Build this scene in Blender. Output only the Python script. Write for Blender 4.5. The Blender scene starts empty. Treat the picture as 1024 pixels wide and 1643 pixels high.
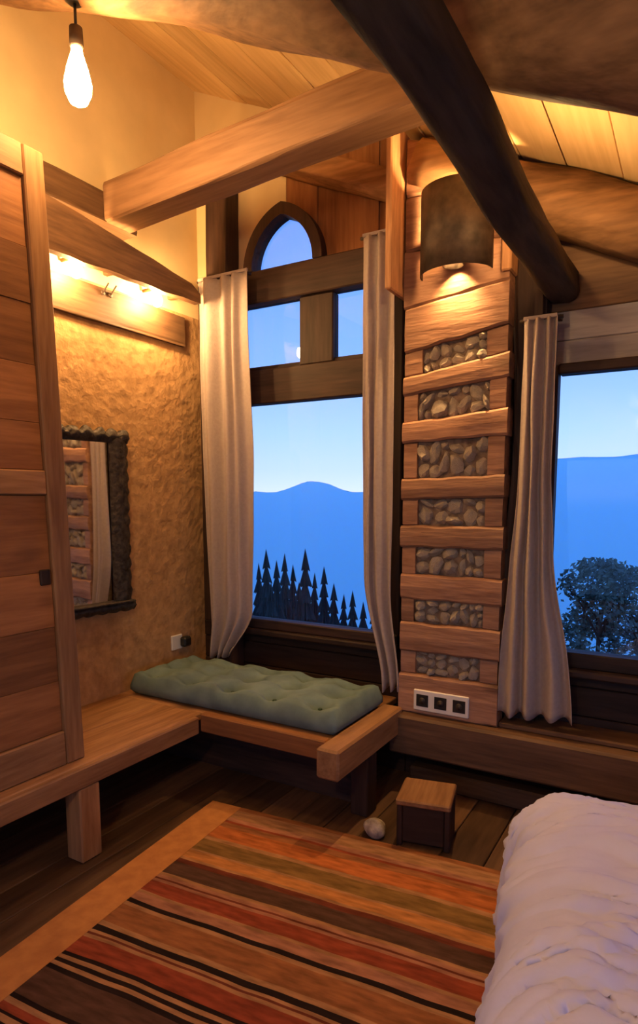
import bpy, bmesh, math, random
from mathutils import Vector, Matrix, noise

random.seed(7)
SC = bpy.context.scene
COL = SC.collection

# ---------------------------------------------------------------- camera
FPX, PITCH, YAW = 1020.0, math.radians(6.5), math.radians(30.5)
cam_d = bpy.data.cameras.new('camera')
cam = bpy.data.objects.new('camera', cam_d)
COL.objects.link(cam)
cam.location = (0, 0, 1.47)
cam.rotation_euler = (math.pi / 2 - PITCH, 0, YAW)
cam_d.sensor_fit = 'VERTICAL'
cam_d.sensor_height = 36.0
cam_d.lens = 36.0 * FPX / 1643.0
cam_d.shift_y = (916.2 - 821.5) / 1643.0
cam_d.clip_start = 0.02
cam_d.clip_end = 20000
SC.camera = cam

# ---------------------------------------------------------------- world: clear sky after sunset
W = bpy.data.worlds.new('dusk_sky')
SC.world = W
W.use_nodes = True
nt = W.node_tree
nt.nodes.clear()
n_out = nt.nodes.new('ShaderNodeOutputWorld')
n_bg = nt.nodes.new('ShaderNodeBackground')
n_tc = nt.nodes.new('ShaderNodeTexCoord')
n_sep = nt.nodes.new('ShaderNodeSeparateXYZ')
n_ramp = nt.nodes.new('ShaderNodeValToRGB')
n_map = nt.nodes.new('ShaderNodeMapRange')
n_map.inputs['From Min'].default_value = -0.2
n_map.inputs['From Max'].default_value = 1.0
cr = n_ramp.color_ramp
SKY = [(0.0, (.10, .22, .55)), (0.155, (.25, .50, 1.0)), (0.172, (.92, 1.06, 1.25)), (0.20, (.74, .96, 1.40)),
       (0.25, (.56, .86, 1.50)), (0.33, (.34, .64, 1.55)), (0.50, (.15, .42, 1.50)), (1.0, (.10, .30, 1.25))]
while len(cr.elements) < len(SKY):
    cr.elements.new(0.5)
for e, (p, c) in zip(cr.elements, SKY):
    e.position = p
    e.color = (*c, 1)
n_bg.inputs['Strength'].default_value = 1.0
nt.links.new(n_tc.outputs['Generated'], n_sep.inputs[0])
nt.links.new(n_sep.outputs['Z'], n_map.inputs['Value'])
nt.links.new(n_map.outputs[0], n_ramp.inputs[0])
nt.links.new(n_ramp.outputs[0], n_bg.inputs['Color'])
nt.links.new(n_bg.outputs[0], n_out.inputs['Surface'])

SC.view_settings.view_transform = 'Standard'
SC.view_settings.look = 'None'
SC.view_settings.gamma = 1.0
SC.view_settings.use_curve_mapping = False
SC.view_settings.exposure = 0.0
SC.cycles.use_denoising = True
SC.cycles.max_bounces = 10
SC.cycles.transparent_max_bounces = 12
SC.cycles.sample_clamp_indirect = 6.0

LAMP_PENDANT, LAMP_COVE, LAMP_SCONCE, LAMP_UP, LAMP_FILL = 290.0, 760.0, 800.0, 420.0, 310.0
WARM = (1.0, 0.58, 0.22)

# ---------------------------------------------------------------- materials
def new_mat(name):
    m = bpy.data.materials.new(name)
    m.use_nodes = True
    t = m.node_tree
    b = t.nodes['Principled BSDF']
    return m, t, b

def wood(name, dark, light, axis='x', scale=9.0, stretch=0.09, rough=0.6, bump=0.25, vary=0.25, knots=0.0, spec=0.3):
    m, t, b = new_mat(name)
    N, L = t.nodes, t.links
    tc = N.new('ShaderNodeTexCoord')
    oi = N.new('ShaderNodeObjectInfo')
    add = N.new('ShaderNodeVectorMath'); add.operation = 'ADD'
    mul = N.new('ShaderNodeMath'); mul.operation = 'MULTIPLY'; mul.inputs[1].default_value = 37.0
    L.new(oi.outputs['Random'], mul.inputs[0])
    L.new(tc.outputs['Object'], add.inputs[0]); L.new(mul.outputs[0], add.inputs[1])
    mp = N.new('ShaderNodeMapping')
    s = [1.0, 1.0, 1.0]; s['xyz'.index(axis)] = stretch
    mp.inputs['Scale'].default_value = s
    L.new(add.outputs[0], mp.inputs['Vector'])
    n1 = N.new('ShaderNodeTexNoise'); n1.inputs['Scale'].default_value = scale
    n1.inputs['Detail'].default_value = 5; n1.inputs['Roughness'].default_value = .6
    n1.inputs['Distortion'].default_value = 1.2
    L.new(mp.outputs[0], n1.inputs['Vector'])
    n2 = N.new('ShaderNodeTexNoise'); n2.inputs['Scale'].default_value = scale * 7
    n2.inputs['Detail'].default_value = 3
    L.new(mp.outputs[0], n2.inputs['Vector'])
    mx = N.new('ShaderNodeMix'); mx.data_type = 'FLOAT'; mx.inputs[0].default_value = .35
    L.new(n1.outputs['Fac'], mx.inputs[2]); L.new(n2.outputs['Fac'], mx.inputs[3])
    rp = N.new('ShaderNodeValToRGB')
    rp.color_ramp.elements[0].position = .34; rp.color_ramp.elements[0].color = (*dark, 1)
    rp.color_ramp.elements[1].position = .66; rp.color_ramp.elements[1].color = (*light, 1)
    L.new(mx.outputs[0], rp.inputs[0])
    col = rp.outputs[0]
    if knots > 0:
        vo = N.new('ShaderNodeTexVoronoi'); vo.inputs['Scale'].default_value = 3.2
        mp2 = N.new('ShaderNodeMapping')
        s2 = [1.0, 1.0, 1.0]; s2['xyz'.index(axis)] = .45
        mp2.inputs['Scale'].default_value = s2
        L.new(add.outputs[0], mp2.inputs['Vector']); L.new(mp2.outputs[0], vo.inputs['Vector'])
        kr = N.new('ShaderNodeValToRGB')
        kr.color_ramp.elements[0].position = .05; kr.color_ramp.elements[0].color = (1 - knots, 1 - knots, 1 - knots, 1)
        kr.color_ramp.elements[1].position = .16; kr.color_ramp.elements[1].color = (1, 1, 1, 1)
        L.new(vo.outputs['Distance'], kr.inputs[0])
        km = N.new('ShaderNodeMix'); km.data_type = 'RGBA'; km.blend_type = 'MULTIPLY'; km.inputs[0].default_value = 1
        L.new(col, km.inputs[6]); L.new(kr.outputs[0], km.inputs[7])
        col = km.outputs[2]
    hs = N.new('ShaderNodeHueSaturation')
    mr = N.new('ShaderNodeMapRange'); mr.inputs['To Min'].default_value = 1 - vary; mr.inputs['To Max'].default_value = 1 + vary
    L.new(oi.outputs['Random'], mr.inputs['Value']); L.new(mr.outputs[0], hs.inputs['Value'])
    L.new(col, hs.inputs['Color']); L.new(hs.outputs[0], b.inputs['Base Color'])
    bp = N.new('ShaderNodeBump'); bp.inputs['Strength'].default_value = bump; bp.inputs['Distance'].default_value = .01
    L.new(mx.outputs[0], bp.inputs['Height']); L.new(bp.outputs[0], b.inputs['Normal'])
    b.inputs['Roughness'].default_value = rough
    b.inputs['Specular IOR Level'].default_value = spec
    return m

def plain(name, c, rough=.6, metal=0.0, spec=.4, var=0.0, scale=20.0, bump=0.0, c2=None, detail=4):
    m, t, b = new_mat(name)
    N, L = t.nodes, t.links
    b.inputs['Roughness'].default_value = rough
    b.inputs['Metallic'].default_value = metal
    b.inputs['Specular IOR Level'].default_value = spec
    tc = N.new('ShaderNodeTexCoord')
    no = N.new('ShaderNodeTexNoise'); no.inputs['Scale'].default_value = scale; no.inputs['Detail'].default_value = detail
    L.new(tc.outputs['Object'], no.inputs['Vector'])
    rp = N.new('ShaderNodeValToRGB')
    if c2 is None:
        c2 = tuple(max(0, v * (1 - var)) for v in c)
    rp.color_ramp.elements[0].position = .35; rp.color_ramp.elements[0].color = (*c2, 1)
    rp.color_ramp.elements[1].position = .65; rp.color_ramp.elements[1].color = (*c, 1)
    L.new(no.outputs['Fac'], rp.inputs[0]); L.new(rp.outputs[0], b.inputs['Base Color'])
    if bump > 0:
        bp = N.new('ShaderNodeBump'); bp.inputs['Strength'].default_value = bump; bp.inputs['Distance'].default_value = .02
        L.new(no.outputs['Fac'], bp.inputs['Height']); L.new(bp.outputs[0], b.inputs['Normal'])
    return m

def glow(name, c, strength):
    m, t, b = new_mat(name)
    t.nodes.remove(b)
    e = t.nodes.new('ShaderNodeEmission')
    e.inputs['Color'].default_value = (*c, 1); e.inputs['Strength'].default_value = strength
    t.links.new(e.outputs[0], t.nodes['Material Output'].inputs['Surface'])
    return m

def pane_glass(name):
    m, t, b = new_mat(name)
    t.nodes.remove(b)
    tr = t.nodes.new('ShaderNodeBsdfTransparent'); tr.inputs['Color'].default_value = (.96, .98, .98, 1)
    gl = t.nodes.new('ShaderNodeBsdfGlossy'); gl.inputs['Roughness'].default_value = .02
    fr = t.nodes.new('ShaderNodeFresnel'); fr.inputs['IOR'].default_value = 1.45
    mx = t.nodes.new('ShaderNodeMixShader')
    t.links.new(fr.outputs[0], mx.inputs[0]); t.links.new(tr.outputs[0], mx.inputs[1]); t.links.new(gl.outputs[0], mx.inputs[2])
    t.links.new(mx.outputs[0], t.nodes['Material Output'].inputs['Surface'])
    return m

M = {}
for ax in 'xyz':
    M['pine_' + ax] = wood('pine_' + ax, (.22, .098, .038), (.46, .24, .105), ax, knots=.55)
    M['larch_' + ax] = wood('larch_' + ax, (.19, .072, .024), (.37, .155, .055), ax, knots=.6, vary=.28)
    M['darkwood_' + ax] = wood('darkwood_' + ax, (.020, .011, .009), (.060, .031, .022), ax, vary=.3, spec=.25)
    M['oldwood_' + ax] = wood('oldwood_' + ax, (.085, .042, .021), (.22, .115, .055), ax, knots=.5)
M['rail'] = wood('rail', (.05, .025, .012), (.13, .07, .035), 'y', scale=8)
M['aged'] = wood('aged', (.055, .028, .016), (.15, .08, .043), 'x', scale=8, knots=.5)
M['greywood'] = wood('greywood', (.20, .18, .19), (.36, .33, .34), 'x', scale=8, vary=.12)
M['beam_dark'] = wood('beam_dark', (.034, .026, .018), (.11, .080, .052), 'y', scale=6, stretch=.12, bump=.8, rough=.8, spec=.15)
M['log'] = wood('log', (.12, .060, .026), (.42, .22, .10), 'x', scale=5, stretch=.13, bump=.9, rough=.7, knots=.5, spec=.2)
M['tie'] = wood('tie', (.17, .085, .042), (.33, .18, .095), 'x', scale=7, knots=.6, vary=.1)
M['ceiling'] = wood('ceiling', (.56, .36, .16), (.78, .54, .27), 'y', scale=5, stretch=.08, vary=.12, rough=.7, spec=.2)
M['pillar'] = wood('pillar', (.19, .088, .052), (.42, .225, .135), 'x', scale=10, stretch=.12, bump=.7, knots=.6, vary=.2)
M['pillar_z'] = wood('pillar_z', (.28, .13, .06), (.56, .30, .15), 'z', scale=10, stretch=.12, bump=.5, vary=.1)
M['floorboard'] = wood('floorboard', (.050, .026, .014), (.16, .085, .045), 'y', scale=7, rough=.5, vary=.4)
M['plaster'] = plain('plaster', (.80, .61, .34), .9, var=.12, scale=3.5, bump=.15, spec=.1)
M['mud_plaster'] = plain('mud_plaster', (.54, .32, .15), .95, scale=20, bump=.6, c2=(.40, .23, .105), spec=.1, detail=9)
M['infill'] = plain('infill', (.27, .19, .14), .95, var=.5, scale=30, bump=.6, spec=.1)
M['stone'] = plain('stone', (.50, .42, .34), .85, scale=24, bump=.5, c2=(.24, .19, .15), spec=.2)
M['iron'] = plain('iron', (.085, .055, .040), .6, metal=.4, var=.6, scale=14, bump=.3)
M['frame_iron'] = plain('frame_iron', (.075, .060, .050), .55, metal=.35, scale=40, bump=.5, c2=(.03, .022, .018))
M['white_plastic'] = plain('white_plastic', (.78, .74, .68), .35, var=.04, scale=6)
M['black_plastic'] = plain('black_plastic', (.02, .018, .017), .4, var=.2)
M['brass'] = plain('brass', (.30, .19, .08), .4, metal=.8, var=.3)
M['cushion'] = plain('cushion', (.155, .225, .215), .9, scale=9, bump=.15, c2=(.105, .155, .155), spec=.2)
M['cushion_side'] = plain('cushion_side', (.06, .10, .06), .9, scale=12, bump=.2, c2=(.04, .06, .04), spec=.2)
M['curtain'] = plain('curtain', (.54, .45, .41), .95, scale=60, bump=.15, c2=(.47, .38, .35), spec=.1)
_t = M['curtain'].node_tree
_tr = _t.nodes.new('ShaderNodeBsdfTranslucent'); _tr.inputs['Color'].default_value = (.58, .48, .46, 1)
_mx = _t.nodes.new('ShaderNodeMixShader'); _mx.inputs[0].default_value = .35
_t.links.new(_t.nodes['Principled BSDF'].outputs[0], _mx.inputs[1]); _t.links.new(_tr.outputs[0], _mx.inputs[2])
_t.links.new(_mx.outputs[0], _t.nodes['Material Output'].inputs['Surface'])
M['duvet'] = plain('duvet', (.63, .64, .92), .9, scale=9, bump=.3, c2=(.59, .60, .87), spec=.15)  # blue in the base stands in for missing cool window light
M['mattress'] = plain('mattress', (.62, .50, .38), .9, var=.1, scale=30)
M['glass'] = pane_glass('window_glass')
m_, t_, b_ = new_mat('mirror_glass')
b_.inputs['Metallic'].default_value = 1; b_.inputs['Roughness'].default_value = .03
b_.inputs['Base Color'].default_value = (.86, .86, .86, 1)
M['mirror'] = m_
M['bulb_pendant'] = glow('bulb_pendant', WARM, LAMP_PENDANT)
M['bulb_cove'] = glow('bulb_cove', WARM, LAMP_COVE)
M['bulb_sconce'] = glow('bulb_sconce', WARM, LAMP_SCONCE)
M['bulb_uplight'] = glow('bulb_uplight', WARM, LAMP_UP)
M['bulb_spot'] = glow('bulb_spot', WARM, LAMP_SCONCE * 4)
M['bulb_fill'] = glow('bulb_fill', (1.0, .72, .42), LAMP_FILL)
M['conifer'] = plain('conifer', (.030, .055, .050), .9, var=.5, scale=3)
M['bark'] = plain('bark', (.05, .035, .025), .9, var=.4, scale=8)
M['leaf'] = plain('leaf', (.10, .15, .11), .7, scale=2.5, c2=(.03, .05, .04))
M['meadow'] = plain('meadow', (.05, .075, .06), .95, var=.5, scale=.3)
M['mountain'] = plain('mountain', (.030, .060, .090), 1.0, var=.35, scale=.006, spec=0)

def rug_material():
    m, t, b = new_mat('kilim_stripes')
    N, L = t.nodes, t.links
    tc = N.new('ShaderNodeTexCoord'); sp = N.new('ShaderNodeSeparateXYZ')
    L.new(tc.outputs['Object'], sp.inputs[0])
    wv = N.new('ShaderNodeTexNoise'); wv.inputs['Scale'].default_value = 2.5; wv.inputs['Detail'].default_value = 2
    L.new(tc.outputs['Object'], wv.inputs['Vector'])
    w1 = N.new('ShaderNodeMath'); w1.operation = 'MULTIPLY_ADD'; w1.inputs[1].default_value = .030; w1.inputs[2].default_value = -.015
    L.new(wv.outputs['Fac'], w1.inputs[0])
    ng = N.new('ShaderNodeMath'); ng.operation = 'MULTIPLY'; ng.inputs[1].default_value = -1
    L.new(sp.outputs['Y'], ng.inputs[0])
    ad = N.new('ShaderNodeMath'); ad.operation = 'ADD'
    L.new(ng.outputs[0], ad.inputs[0]); L.new(w1.outputs[0], ad.inputs[1])
    tan, red, dred, ora = (.35, .175, .082), (.25, .052, .024), (.14, .034, .019), (.42, .125, .035)
    oli, dbr, blk, pnk, brn = (.20, .11, .035), (.085, .042, .028), (.018, .010, .009), (.34, .15, .09), (.27, .105, .04)
    S = [(.0, brn), (.03, tan), (.10, pnk), (.13, red), (.145, brn), (.185, ora), (.275, tan), (.30, oli), (.385, tan), (.40, (.46, .19, .06)),
         (.455, tan), (.47, dred), (.495, dbr), (.575, tan), (.59, pnk), (.61, dred), (.62, pnk), (.635, red), (.70, tan), (.715, pnk), (.76, blk),
         (.782, tan), (.80, brn), (.90, tan), (.92, blk), (.945, tan), (.96, dred), (.968, tan), (.985, red), (1.06, blk), (1.075, tan), (1.09, blk),
         (1.105, tan), (1.12, blk), (1.14, dbr), (1.255, blk), (1.27, tan), (1.29, red), (1.315, blk), (1.325, tan), (1.345, blk)]
    def ramp(seg, off, rng):
        r = N.new('ShaderNodeValToRGB'); r.color_ramp.interpolation = 'CONSTANT'
        mrn = N.new('ShaderNodeMapRange'); mrn.inputs['From Min'].default_value = off; mrn.inputs['From Max'].default_value = off + rng
        L.new(ad.outputs[0], mrn.inputs['Value']); L.new(mrn.outputs[0], r.inputs[0])
        el = r.color_ramp.elements
        while len(el) < len(seg):
            el.new(.5)
        for e, (p, c) in zip(el, seg):
            e.position = max(0, (p - off) / rng); e.color = (*c, 1)
        return r
    r1 = ramp(S[:21], 0, .782)
    r2 = ramp(S[21:], .782, .8)
    gt = N.new('ShaderNodeMath'); gt.operation = 'GREATER_THAN'; gt.inputs[1].default_value = .782
    L.new(ad.outputs[0], gt.inputs[0])
    mx = N.new('ShaderNodeMix'); mx.data_type = 'RGBA'
    L.new(gt.outputs[0], mx.inputs[0]); L.new(r1.outputs[0], mx.inputs[6]); L.new(r2.outputs[0], mx.inputs[7])
    no = N.new('ShaderNodeTexNoise'); no.inputs['Scale'].default_value = 30; no.inputs['Detail'].default_value = 4
    mpp = N.new('ShaderNodeMapping'); mpp.inputs['Scale'].default_value = (.35, 1.6, 1)
    L.new(tc.outputs['Object'], mpp.inputs['Vector']); L.new(mpp.outputs[0], no.inputs['Vector'])
    mr = N.new('ShaderNodeMapRange'); mr.inputs['From Min'].default_value = .3; mr.inputs['From Max'].default_value = .7
    mr.inputs['To Min'].default_value = .65; mr.inputs['To Max'].default_value = 1.3
    L.new(no.outputs['Fac'], mr.inputs['Value'])
    hs = N.new('ShaderNodeHueSaturation'); L.new(mr.outputs[0], hs.inputs['Value']); L.new(mx.outputs[2], hs.inputs['Color'])
    L.new(hs.outputs[0], b.inputs['Base Color'])
    bp = N.new('ShaderNodeBump'); bp.inputs['Strength'].default_value = .3; bp.inputs['Distance'].default_value = .004
    L.new(no.outputs['Fac'], bp.inputs['Height']); L.new(bp.outputs[0], b.inputs['Normal'])
    b.inputs['Roughness'].default_value = .9; b.inputs['Specular IOR Level'].default_value = .1
    return m
M['rug'] = rug_material()
M['rug_border'] = plain('rug_border', (.55, .24, .075), .9, scale=18, c2=(.44, .18, .06), bump=.2, spec=.1)

# ---------------------------------------------------------------- helpers
def tag(o, label=None, cat=None, group=None, kind=None):
    if label: o['label'] = label
    if cat: o['category'] = cat
    if group: o['group'] = group
    if kind: o['kind'] = kind
    return o

def link(o, parent=None):
    COL.objects.link(o)
    if parent is not None:
        o.parent = parent
    return o

def wpos(o):
    v = Vector(o.location)
    p = o.parent
    while p is not None:
        v = Matrix.Rotation(p.rotation_euler.z, 3, 'Z') @ v + Vector(p.location)
        p = p.parent
    return v

def empty(name, loc, label=None, cat=None, group=None, kind=None, rz=0.0):
    o = bpy.data.objects.new(name, None)
    o.empty_display_size = .1
    o.location = loc
    o.rotation_euler = (0, 0, rz)
    link(o)
    return tag(o, label, cat, group, kind)

def mesh_obj(name, bm, mat, parent=None, center=None, smooth=False):
    """bm is in world space (unrotated parents); origin is moved to its centre."""
    if center is None:
        lo = Vector((1e9,) * 3); hi = Vector((-1e9,) * 3)
        for v in bm.verts:
            for i in range(3):
                lo[i] = min(lo[i], v.co[i]); hi[i] = max(hi[i], v.co[i])
        center = (lo + hi) / 2
    center = Vector(center)
    bmesh.ops.translate(bm, verts=bm.verts, vec=-center)
    bmesh.ops.recalc_face_normals(bm, faces=bm.faces)
    me = bpy.data.meshes.new(name)
    bm.to_mesh(me); bm.free()
    if smooth:
        for p in me.polygons: p.use_smooth = True
    mats = mat if isinstance(mat, (list, tuple)) else [mat]
    for k in mats: me.materials.append(M[k] if isinstance(k, str) else k)
    o = bpy.data.objects.new(name, me)
    link(o, parent)
    o.location = center - (wpos(parent) if parent is not None else Vector((0, 0, 0)))
    return o

def add_hexa(bm, pts, bevel=0.0):
    """8 points: bottom 4 (ccw) then top 4"""
    vs = [bm.verts.new(p) for p in pts]
    fs = [(0, 3, 2, 1), (4, 5, 6, 7), (0, 1, 5, 4), (1, 2, 6, 5), (2, 3, 7, 6), (3, 0, 4, 7)]
    faces = [bm.faces.new([vs[i] for i in f]) for f in fs]
    if bevel > 0:
        edges = list({e for f in faces for e in f.edges})
        bmesh.ops.bevel(bm, geom=edges, offset=bevel, segments=1, affect='EDGES', profile=.5)
    return faces

def add_box(bm, lo, hi, bevel=0.0):
    x0, y0, z0 = lo; x1, y1, z1 = hi
    return add_hexa(bm, [(x0, y0, z0), (x1, y0, z0), (x1, y1, z0), (x0, y1, z0), (x0, y0, z1), (x1, y0, z1), (x1, y1, z1), (x0, y1, z1)], bevel)

def box(name, lo, hi, mat, parent=None, bevel=.004):
    bm = bmesh.new()
    add_box(bm, lo, hi, bevel)
    return mesh_obj(name, bm, mat, parent)

def hexa(name, pts, mat, parent=None, bevel=.004):
    bm = bmesh.new()
    add_hexa(bm, pts, bevel)
    return mesh_obj(name, bm, mat, parent)

def hewn(name, p0, p1, w, h, mat, parent=None, rough=.006, seg=14, seed=0, round_=0.0, taper=1.0):
    """hand-hewn beam: rounded-rectangle section swept p0->p1 with uneven faces. round_=1 gives a log."""
    p0, p1 = Vector(p0), Vector(p1)
    d = (p1 - p0); ln = d.length; d.normalize()
    side = Vector((1, 0, 0)) if abs(d.z) > .99 else d.cross(Vector((0, 0, 1))).normalized()
    upv = side.cross(d).normalized()
    bm = bmesh.new(); rings = []
    n = 20
    for i in range(seg + 1):
        t = i / seg
        c = p0 + d * (ln * t)
        sc = 1 + (taper - 1) * t
        wob = Vector(noise.noise_vector(Vector((t * ln * .9, seed * 3.1, 0)))) * (rough * 2.2)
        ring = []
        for k in range(n):
            a = 2 * math.pi * (k + .5) / n
            ca, sa = math.cos(a), math.sin(a)
            ex = 2 / (2 + 10 * (1 - round_))
            u = math.copysign(abs(ca) ** ex, ca); v = math.copysign(abs(sa) ** ex, sa)
            q = noise.noise(Vector((ca * 1.6 + seed, sa * 1.6, t * ln * 2.2))) * rough * 2
            ring.append(bm.verts.new(c + wob + side * (u * (w / 2 * sc + q)) + upv * (v * (h / 2 * sc + q))))
        rings.append(ring)
    for a, b in zip(rings, rings[1:]):
        for k in range(n):
            bm.faces.new((a[k], a[(k + 1) % n], b[(k + 1) % n], b[k]))
    bm.faces.new(rings[0]); bm.faces.new(rings[-1])
    return mesh_obj(name, bm, mat, parent, smooth=round_ > .5)

def lathe(name, prof, c, mat, parent=None, n=20, axis='z', smooth=True):
    bm = bmesh.new(); rings = []
    c = Vector(c)
    for r, h in prof:
        ring = []
        for k in range(n):
            a = 2 * math.pi * k / n
            p = (r * math.cos(a), r * math.sin(a), h)
            if axis == 'y': p = (p[0], h, p[1])
            if axis == 'x': p = (h, p[0], p[1])
            ring.append(bm.verts.new(c + Vector(p)))
        rings.append(ring)
    for a, b in zip(rings, rings[1:]):
        for k in range(n):
            bm.faces.new((a[k], a[(k + 1) % n], b[(k + 1) % n], b[k]))
    bm.faces.new(rings[0]); bm.faces.new(rings[-1])
    return mesh_obj(name, bm, mat, parent, smooth=smooth)

BZ0 = .412
XL, YB = -2.67, 3.09           # inner faces of left and back wall
XR, YF = 1.60, -1.30           # right wall, wall behind the viewer
SL = .465                      # roof pitch
def roof(x): return 3.83 - SL * (x - XL)

# ================================================================ STRUCTURE
floor = empty('floor', (0, 0, 0), kind='structure')
x = XL
i = 0
while x < XR:
    w = .155 + .03 * random.random()
    hi_z = -.002 * random.random()
    box('floorboard', (x + .002, YF, -.04), (min(x + w - .002, XR), YB, hi_z), 'floorboard', floor, .003)
    x += w; i += 1
box('subfloor', (XL, YF, -.12), (XR, YB, -.041), 'darkwood_y', floor, 0)

# left wall: mud plaster below the plate, smooth plaster in the gable above
def wall_quad(name, pts, thick, mat, parent=None):
    bm = bmesh.new()
    a = [bm.verts.new(p) for p in pts]
    f = bm.faces.new(a)
    r = bmesh.ops.extrude_face_region(bm, geom=[f])
    vs = [g for g in r['geom'] if isinstance(g, bmesh.types.BMVert)]
    bmesh.ops.translate(bm, verts=vs, vec=thick)
    return mesh_obj(name, bm, mat, parent)
o = wall_quad('wall_left', [(XL, YF, -.12), (XL, YB + .1, -.12), (XL, YB + .1, 2.55), (XL, YF, 2.55)], (-.25, 0, 0), 'mud_plaster'); o['kind'] = 'structure'
o = wall_quad('wall_left_upper', [(XL, YF, 2.55), (XL, YB + .1, 2.55), (XL, YB + .1, roof(XL) + .04), (XL, YF, roof(XL) + .04)], (-.25, 0, 0), 'plaster'); o['kind'] = 'structure'
wf = empty('wall_front', (0, YF, 0), kind='structure')
box('wall_panel', (XL, YF - .2, 0), (XR, YF, .35), 'pine_x', wf)
box('wall_panel', (XL, YF - .2, .35), (-1.9, YF, 2.3), 'pine_z', wf)
box('wall_panel', (1.3, YF - .2, .35), (XR, YF, 2.3), 'pine_z', wf)
hexa('wall_panel', [(XL, YF - .2, 1.95), (XR, YF - .2, 1.95), (XR, YF, 1.95), (XL, YF, 1.95),
     (XL, YF - .2, roof(XL) + .03), (XR, YF - .2, roof(XR) + .03), (XR, YF, roof(XR) + .03), (XL, YF, roof(XL) + .03)], 'pine_x', wf)
w4 = empty('fill_window_4', (-.3, YF, .35), kind='structure')  # unseen rear window, added to let in cool sky fill
for xa in (-1.9, -.33, 1.24):
    box('window_frame', (xa, YF - .12, .35), (xa + .06, YF - .05, 1.95), 'darkwood_z', w4)
for za in (.35, 1.89):
    box('window_frame', (-1.84, YF - .12, za), (1.24, YF - .05, za + .06), 'darkwood_x', w4)
for xa, xb in ((-1.84, -.33), (-.27, 1.24)):
    box('pane', (xa, YF - .09, .41), (xb, YF - .084, 1.89), 'glass', w4, 0)

# right wall (outside the frame) with a wide window added for sky fill on the bed
wr = empty('wall_right', (XR, 0, 0), kind='structure')
box('wall_panel', (XR, YF, 0), (XR + .2, YB, .60), 'pine_y', wr)
box('wall_panel', (XR, YF, 1.62), (XR + .2, YB, roof(XR)), 'pine_y', wr)
box('wall_panel', (XR, YF, .60), (XR + .2, -.2, 1.62), 'pine_y', wr)
box('wall_panel', (XR, 2.6, .60), (XR + .2, YB, 1.62), 'pine_y', wr)
w3 = empty('fill_window_3', (XR, 1.2, .6), kind='structure')
box('window_frame', (XR + .05, -.2, .60), (XR + .13, 2.6, .66), 'darkwood_y', w3)
box('window_frame', (XR + .05, -.2, 1.56), (XR + .13, 2.6, 1.62), 'darkwood_y', w3)
box('window_frame', (XR + .05, 1.17, .66), (XR + .13, 1.23, 1.56), 'darkwood_z', w3)
for ya, yb in ((-.2, 1.17), (1.23, 2.6)):
    box('pane', (XR + .085, ya, .66), (XR + .091, yb, 1.56), 'glass', w3, 0)

# ceiling: boards running towards the window wall on the sloping roof
ceil = empty('ceiling', (0, 0, 3.0), kind='structure')
def roof_slab(name, x0, x1, t0, t1, mat, parent):
    return hexa(name, [(x0, YF, roof(x0) + t0), (x1, YF, roof(x1) + t0), (x1, YB, roof(x1) + t0), (x0, YB, roof(x0) + t0),
                       (x0, YF, roof(x0) + t1), (x1, YF, roof(x1) + t1), (x1, YB, roof(x1) + t1), (x0, YB, roof(x0) + t1)], mat, parent, .003)
x = XL - .02
while x < XR + .1:
    w = .19 + .05 * random.random()
    dz = .012 * random.random()
    roof_slab('ceiling_board', x + .002, x + w - .002, dz, .035 + dz, 'ceiling', ceil)
    x += w
roof_slab('roof_deck', XL - .25, XR + .25, .05, .12, 'darkwood_y', ceil)

# ---------------- back wall
wb = empty('wall_back', (-.5, YB, 0), kind='structure')
TH = .20
# boards below the sills
z = 0.0
rows = [(-.12, .13), (.13, .30), (.30, .46), (.46, .60), (.60, .70)]
for z0, z1 in rows:
    for xa, xb in ((XL - .2, -1.28), (-1.28, -.1), (-.1, XR + .1)):
        box('plank', (xa + .002, YB + .006 * random.random(), z0 + .002), (xb - .002, YB + TH, z1 - .002), 'darkwood_x', wb)
# vertical pieces between and beside the windows
box('plank', (XL - .2, YB, .698), (-2.345, YB + .04, 2.75), 'darkwood_z', wb)
box('plank', (-1.33, YB + .01, .698), (-.98, YB + TH, 2.62), 'darkwood_z', wb)
box('plank', (-.978, YB + .01, .698), (-.61, YB + .04, 2.62), 'darkwood_z', wb)
hexa('plank', [(.95, YB, .70), (XR, YB, .70), (XR, YB + TH, .70), (.95, YB + TH, .70),
               (.95, YB, roof(.95)), (XR, YB, roof(XR)), (XR, YB + TH, roof(XR)), (.95, YB + TH, roof(.95))], 'darkwood_z', wb)
# over the right window: weathered boards up to the roof
def wall_board(xa, xb, z0a, z1a, mat, y=YB, name='plank', z0b=None, z1b=None):
    z0b = z0a if z0b is None else z0b
    z1b = z1a if z1b is None else z1b
    return hexa(name, [(xa, y, z0a), (xb, y, z0b), (xb, YB + TH, z0b), (xa, YB + TH, z0a),
                       (xa, y, z1a), (xb, y, z1b), (xb, YB + TH, z1b), (xa, YB + TH, z1a)], mat, wb)
wall_board(-.62, .95, 2.065, 2.17, 'greywood')
wall_board(-.62, .60, 2.173, 2.30, 'greywood', YB + .01)
wall_board(-1.32, -.62, 2.62, roof(-1.32), 'oldwood_x', YB + .012, z1b=roof(-.62))
wall_board(-.62, .45, 2.303, roof(-.62), 'oldwood_x', YB + .015, z1b=2.38)
wall_board(.60, .95, 2.172, roof(.60), 'oldwood_x', YB + .012, z1b=2.18)
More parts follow.
